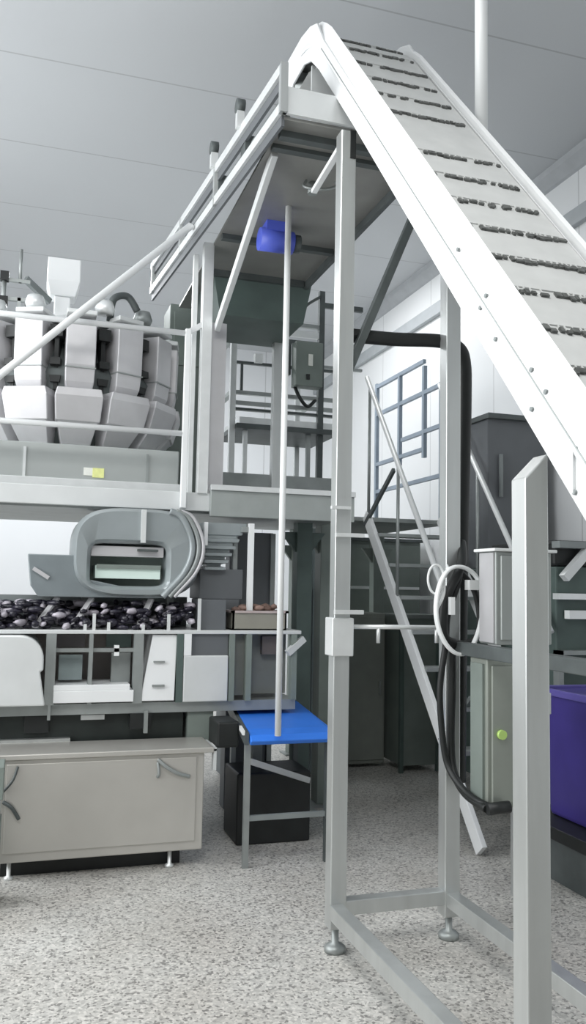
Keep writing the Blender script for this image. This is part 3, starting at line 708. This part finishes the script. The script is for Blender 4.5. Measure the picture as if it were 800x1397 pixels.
# ------------------------------------------------------------------ 12. wiring on the conveyor
cdt = MB().tube(smooth_path([(X0+.05, 3.235, 2.455), (1.45, 3.235, 2.46), (1.66, 3.235, 2.475), (1.745, 3.235, 2.46), (1.785, 3.235, 2.40), (1.79, 3.235, 2.2), (1.775, 3.235, 1.54), (1.765, 3.235, .81), (1.765, 3.235, .60)], 6), .030, 12)
tag(cdt.build('cable_conduit', BLACK), 'thick black cable conduit crossing between the rear legs and bending down', 'cable')
coil = []
for k in range(40):
    t = 2*PI*k/20
    coil.append((1.665+.105*math.cos(t)+.004*math.sin(3*t), 3.06-.012*(k/20), 1.33+.175*math.sin(t)+.012*math.cos(2*t)))
cl = thing('white_cable_coil', (1.66, 3.05, 1.15), 'loop of white cable hung on the rear right conveyor leg', 'cable')
MB().tube(smooth_path(coil, 3), .0075, 8).build('loop', PIPE, cl)
MB().box(1.70, 1.745, 3.03, 3.07, 1.40, 1.44).build('tie', PIPE, cl)
MB().box(1.615, 1.635, 3.03, 3.05, 1.30, 1.37).build('tie', PIPE, cl)
sc_ = []
for k in range(16):
    t = 2*PI*k/16; sc_.append((1.565+.035*math.cos(t), 3.06, 1.44+.058*math.sin(t)))
MB().tube(smooth_path(sc_, 3, True), .005, 6, closed=True).build('small_loop', PIPE, cl)
MB().tube(smooth_path([(1.60, 3.06, 1.44), (1.63, 3.08, 1.48), (1.655, 3.14, 1.50)]), .006, 6).tube(smooth_path([(1.60, 3.06, 1.44), (1.60, 3.06, 1.38), (1.57, 3.06, 1.32)]), .006, 6).build('tail', PIPE, cl)
bk = thing('black_cable_bundle', (1.66, 3.1, .5), 'bundle of black cables looped down the rear right conveyor leg', 'cable')
for pts_, r_ in (([(1.75, 3.19, 1.60), (1.70, 3.10, 1.50), (1.62, 3.08, 1.36), (1.61, 3.08, 1.22), (1.67, 3.09, 1.18), (1.76, 3.1, 1.17)], .020),
                 ([(1.75, 3.19, 1.55), (1.69, 3.10, 1.44), (1.635, 3.09, 1.30), (1.625, 3.09, 1.18), (1.60, 3.09, 1.0), (1.612, 3.09, .82), (1.628, 3.07, .70), (1.648, 2.98, .63), (1.665, 2.86, .605), (1.72, 2.815, .60)], .013),
                 ([(1.70, 3.12, 1.48), (1.76, 3.10, 1.40), (1.775, 3.08, 1.28), (1.75, 3.08, 1.20), (1.65, 3.09, 1.17)], .013),
                 ([(1.66, 3.1, 1.17), (1.66, 3.1, 1.0), (1.655, 3.1, .8), (1.652, 3.07, .68), (1.655, 2.98, .615), (1.66, 2.83, .595)], .016)):
    MB().tube(smooth_path(pts_), r_, 8).build('cable', BLACK, bk)
MB().tube([(1.655, 2.82, .597), (1.745, 2.815, .602)], .022, 10).build('plug', BLACK, bk)

EB = plain('box_grey', (.36, .385, .375), .38, .35, .06, 4); EB2 = plain('box_grey_green', (.31, .335, .30), .38, .3, .08, 4)
t1 = thing('electrical_box', (1.85, 2.95, 1.192), 'upper steel electrical box behind the near conveyor leg', 'electrical box')
MB().box(1.718, 1.965, 2.86, 2.985, 1.192, 1.55).build('housing', EB, t1, bevel=.005)
MB().box(1.735, 1.95, 2.848, 2.861, 1.21, 1.535).build('door', EB, t1, bevel=.004)
MB().box(1.70, 1.98, 2.84, 3.0, 1.55, 1.562).build('rain_lid', PIPE, t1, bevel=.003)
MB().box(1.712, 1.720, 2.87, 2.975, 1.2, 1.545).build('side_cover', HOPPER, t1)
t2 = thing('electrical_box', (1.82, 2.95, .585), 'lower grey-green electrical box with a green button', 'electrical box')
MB().box(1.68, 1.955, 2.86, 2.99, .585, 1.14).build('housing', EB2, t2, bevel=.005)
d2 = MB().box(1.695, 1.94, 2.848, 2.861, .605, 1.115).build('door', EB2, t2, bevel=.004)
MB().tube([(1.73, 2.85, .86), (1.73, 2.832, .86)], .018, 12).build('button', GREENB, d2)
MB().box(1.67, 1.682, 2.88, 2.97, .60, 1.12).build('side_cover', GREYT, t2)

# ------------------------------------------------------------------ 13. dark machine at the right wall
dm = thing('dark_machine', (3.25, 4.9, 0), 'dark machine with a grey hood against the right wall past the stair', 'machine')
MB().box(3.02, 3.52, 4.35, 5.75, .12, 1.55).build('body', GREEND, dm, bevel=.01)
MB().hull8([(3.04, 5.15, 1.55), (3.50, 5.15, 1.55), (3.50, 5.7, 1.55), (3.04, 5.7, 1.55), (3.04, 5.17, 2.60), (3.50, 5.17, 2.66), (3.50, 5.65, 2.66), (3.04, 5.65, 2.60)]).build('hood', GREYP, dm, bevel=.006)
MB().box(3.02, 3.52, 5.12, 5.7, 2.60, 2.635).build('hood_top', DARKM, dm)
MB().box(3.12, 3.14, 5.13, 5.15, 2.05, 2.35).build('hood_strip', GREY, dm)
MB().box(3.0, 3.55, 4.28, 4.36, 1.66, 1.70).build('top_rail', GREY, dm)
MB().box(3.02, 3.52, 4.36, 5.1, 1.55, 1.71).build('top_cover', BLACK, dm, bevel=.02)
MB().bar((3.04, 4.30, 1.48), (3.22, 4.30, 1.66), .05, .05).build('strut', WHITEG, dm)
MB().box(2.99, 3.50, 4.28, 4.34, 1.355, 1.39).build('front_rail', STEELB, dm)
MB().box(3.07, 3.5, 4.29, 4.34, 1.24, 1.29).build('front_rail', PIPE, dm)
MB().box(2.99, 3.50, 4.28, 4.34, 1.03, 1.055).build('front_rail', STEELD, dm)
MB().box(2.99, 3.02, 4.28, 4.34, .82, 1.055).build('front_post', STEELD, dm)
for x in (3.05, 3.49):
    for y in (4.4, 5.7): MB().box(x-.03, x+.03, y-.03, y+.03, 0, .12).build('leg', DARKM, dm)
mb_ = thing('grey_rail_frame', (2.3, 3.6, 0), 'silver bracket frame beside the purple bin behind the near leg', 'frame')
MB().box(2.20, 2.24, 3.50, 3.54, 0, .90).build('post', STEEL, mb_); MB().box(2.20, 2.40, 3.50, 3.56, .82, .92).build('arm', STEEL, mb_, bevel=.004)

# purple bin on a dark skid
sk = thing('dark_skid', (2.72, 3.65, 0), 'low black skid on the floor under the purple bin', 'skid')
MB().box(2.40, 3.15, 3.36, 3.95, .20, .26).build('top', BLACK, sk, bevel=.004)
for x in (2.46, 3.09):
    MB().box(x-.035, x+.035, 3.40, 3.92, 0, .20).build('runner', DARKM, sk)
pb = thing('purple_bin', (2.810, 3.65, .26), 'deep purple plastic bin at the right edge of the picture', 'bin')
q = MB().hull8([(2.540, 3.44, .26), (3.060, 3.44, .26), (3.060, 3.86, .26), (2.540, 3.86, .26), (2.500, 3.40, .89), (3.100, 3.40, .89), (3.100, 3.90, .89), (2.500, 3.90, .89)])
q.build('body', PURPLE, pb, bevel=.02)
q = MB().box(2.485, 3.115, 3.385, 3.41, .87, .905).box(2.485, 3.115, 3.89, 3.915, .87, .905).box(2.485, 2.510, 3.385, 3.915, .87, .905).box(3.090, 3.115, 3.385, 3.915, .87, .905)
q.build('rim', plain('purple_rim', (.12, .10, .36), .35), pb, bevel=.004)
for x in (2.630, 2.790, 2.950): MB().hull8([(x-.02, 3.425, .28), (x+.02, 3.425, .28), (x+.02, 3.45, .28), (x-.02, 3.45, .28), (x-.02, 3.386, .87), (x+.02, 3.386, .87), (x+.02, 3.42, .87), (x-.02, 3.42, .87)]).build('rib', PURPLE, pb)

pb.location.x += .09; sk.location.x += .09

# ceiling pipe
cp = MB().tube([(1.725, 2.98, CEIL), (1.725, 2.98, 3.30)], .027, 14)
cp = cp.lathe([(0, CEIL-.012), (.06, CEIL-.012), (.06, CEIL), (0, CEIL)], (1.725, 2.98, 0), 16)
tag(cp.build('ceiling_pipe', PIPE), 'white pipe dropping from the ceiling behind the conveyor belt', 'pipe')

# ------------------------------------------------------------------ light
def area(name, loc, rot, sx, sy, power, col=(1, 1, 1)):
    l = bpy.data.lights.new(name, 'AREA'); l.shape = 'RECTANGLE'; l.size = sx; l.size_y = sy; l.energy = power; l.color = col
    o = bpy.data.objects.new(name, l); COL.objects.link(o); o.location = loc; o.rotation_euler = rot
    return o
area('left_key', (-2.7, 3.6, 2.7), (R(90), 0, R(-90)), 5.0, 3.4, 240, (.97, .99, 1))  # added key light from the left, source unseen, no window built
area('ceiling_fill', (-.2, .7, 4.45), (0, 0, 0), 1.6, 2.0, 105, (1, 1, .98))  # added fill over the foreground floor, no fixture seen
area('ceiling_fill', (2.5, 7.2, 4.45), (0, 0, 0), .5, 1.6, 45, (1, 1, 1))  # added fill at the back right, source unseen
area('ceiling_fill', (-.6, 8.6, 4.45), (0, 0, 0), 3.0, .6, 130, (.96, .98, 1))  # added fill to brighten the back wall, source unseen
w = bpy.data.worlds.new('world'); SC.world = w; w.use_nodes = True
w.node_tree.nodes['Background'].inputs[0].default_value = (.92, .96, 1, 1); w.node_tree.nodes['Background'].inputs[1].default_value = .22

SC.view_settings.view_transform = 'Standard'; SC.view_settings.look = 'None'; SC.view_settings.gamma = 1
SC.view_settings.use_curve_mapping = False; SC.view_settings.exposure = 0.0
SC.cycles.use_denoising = True
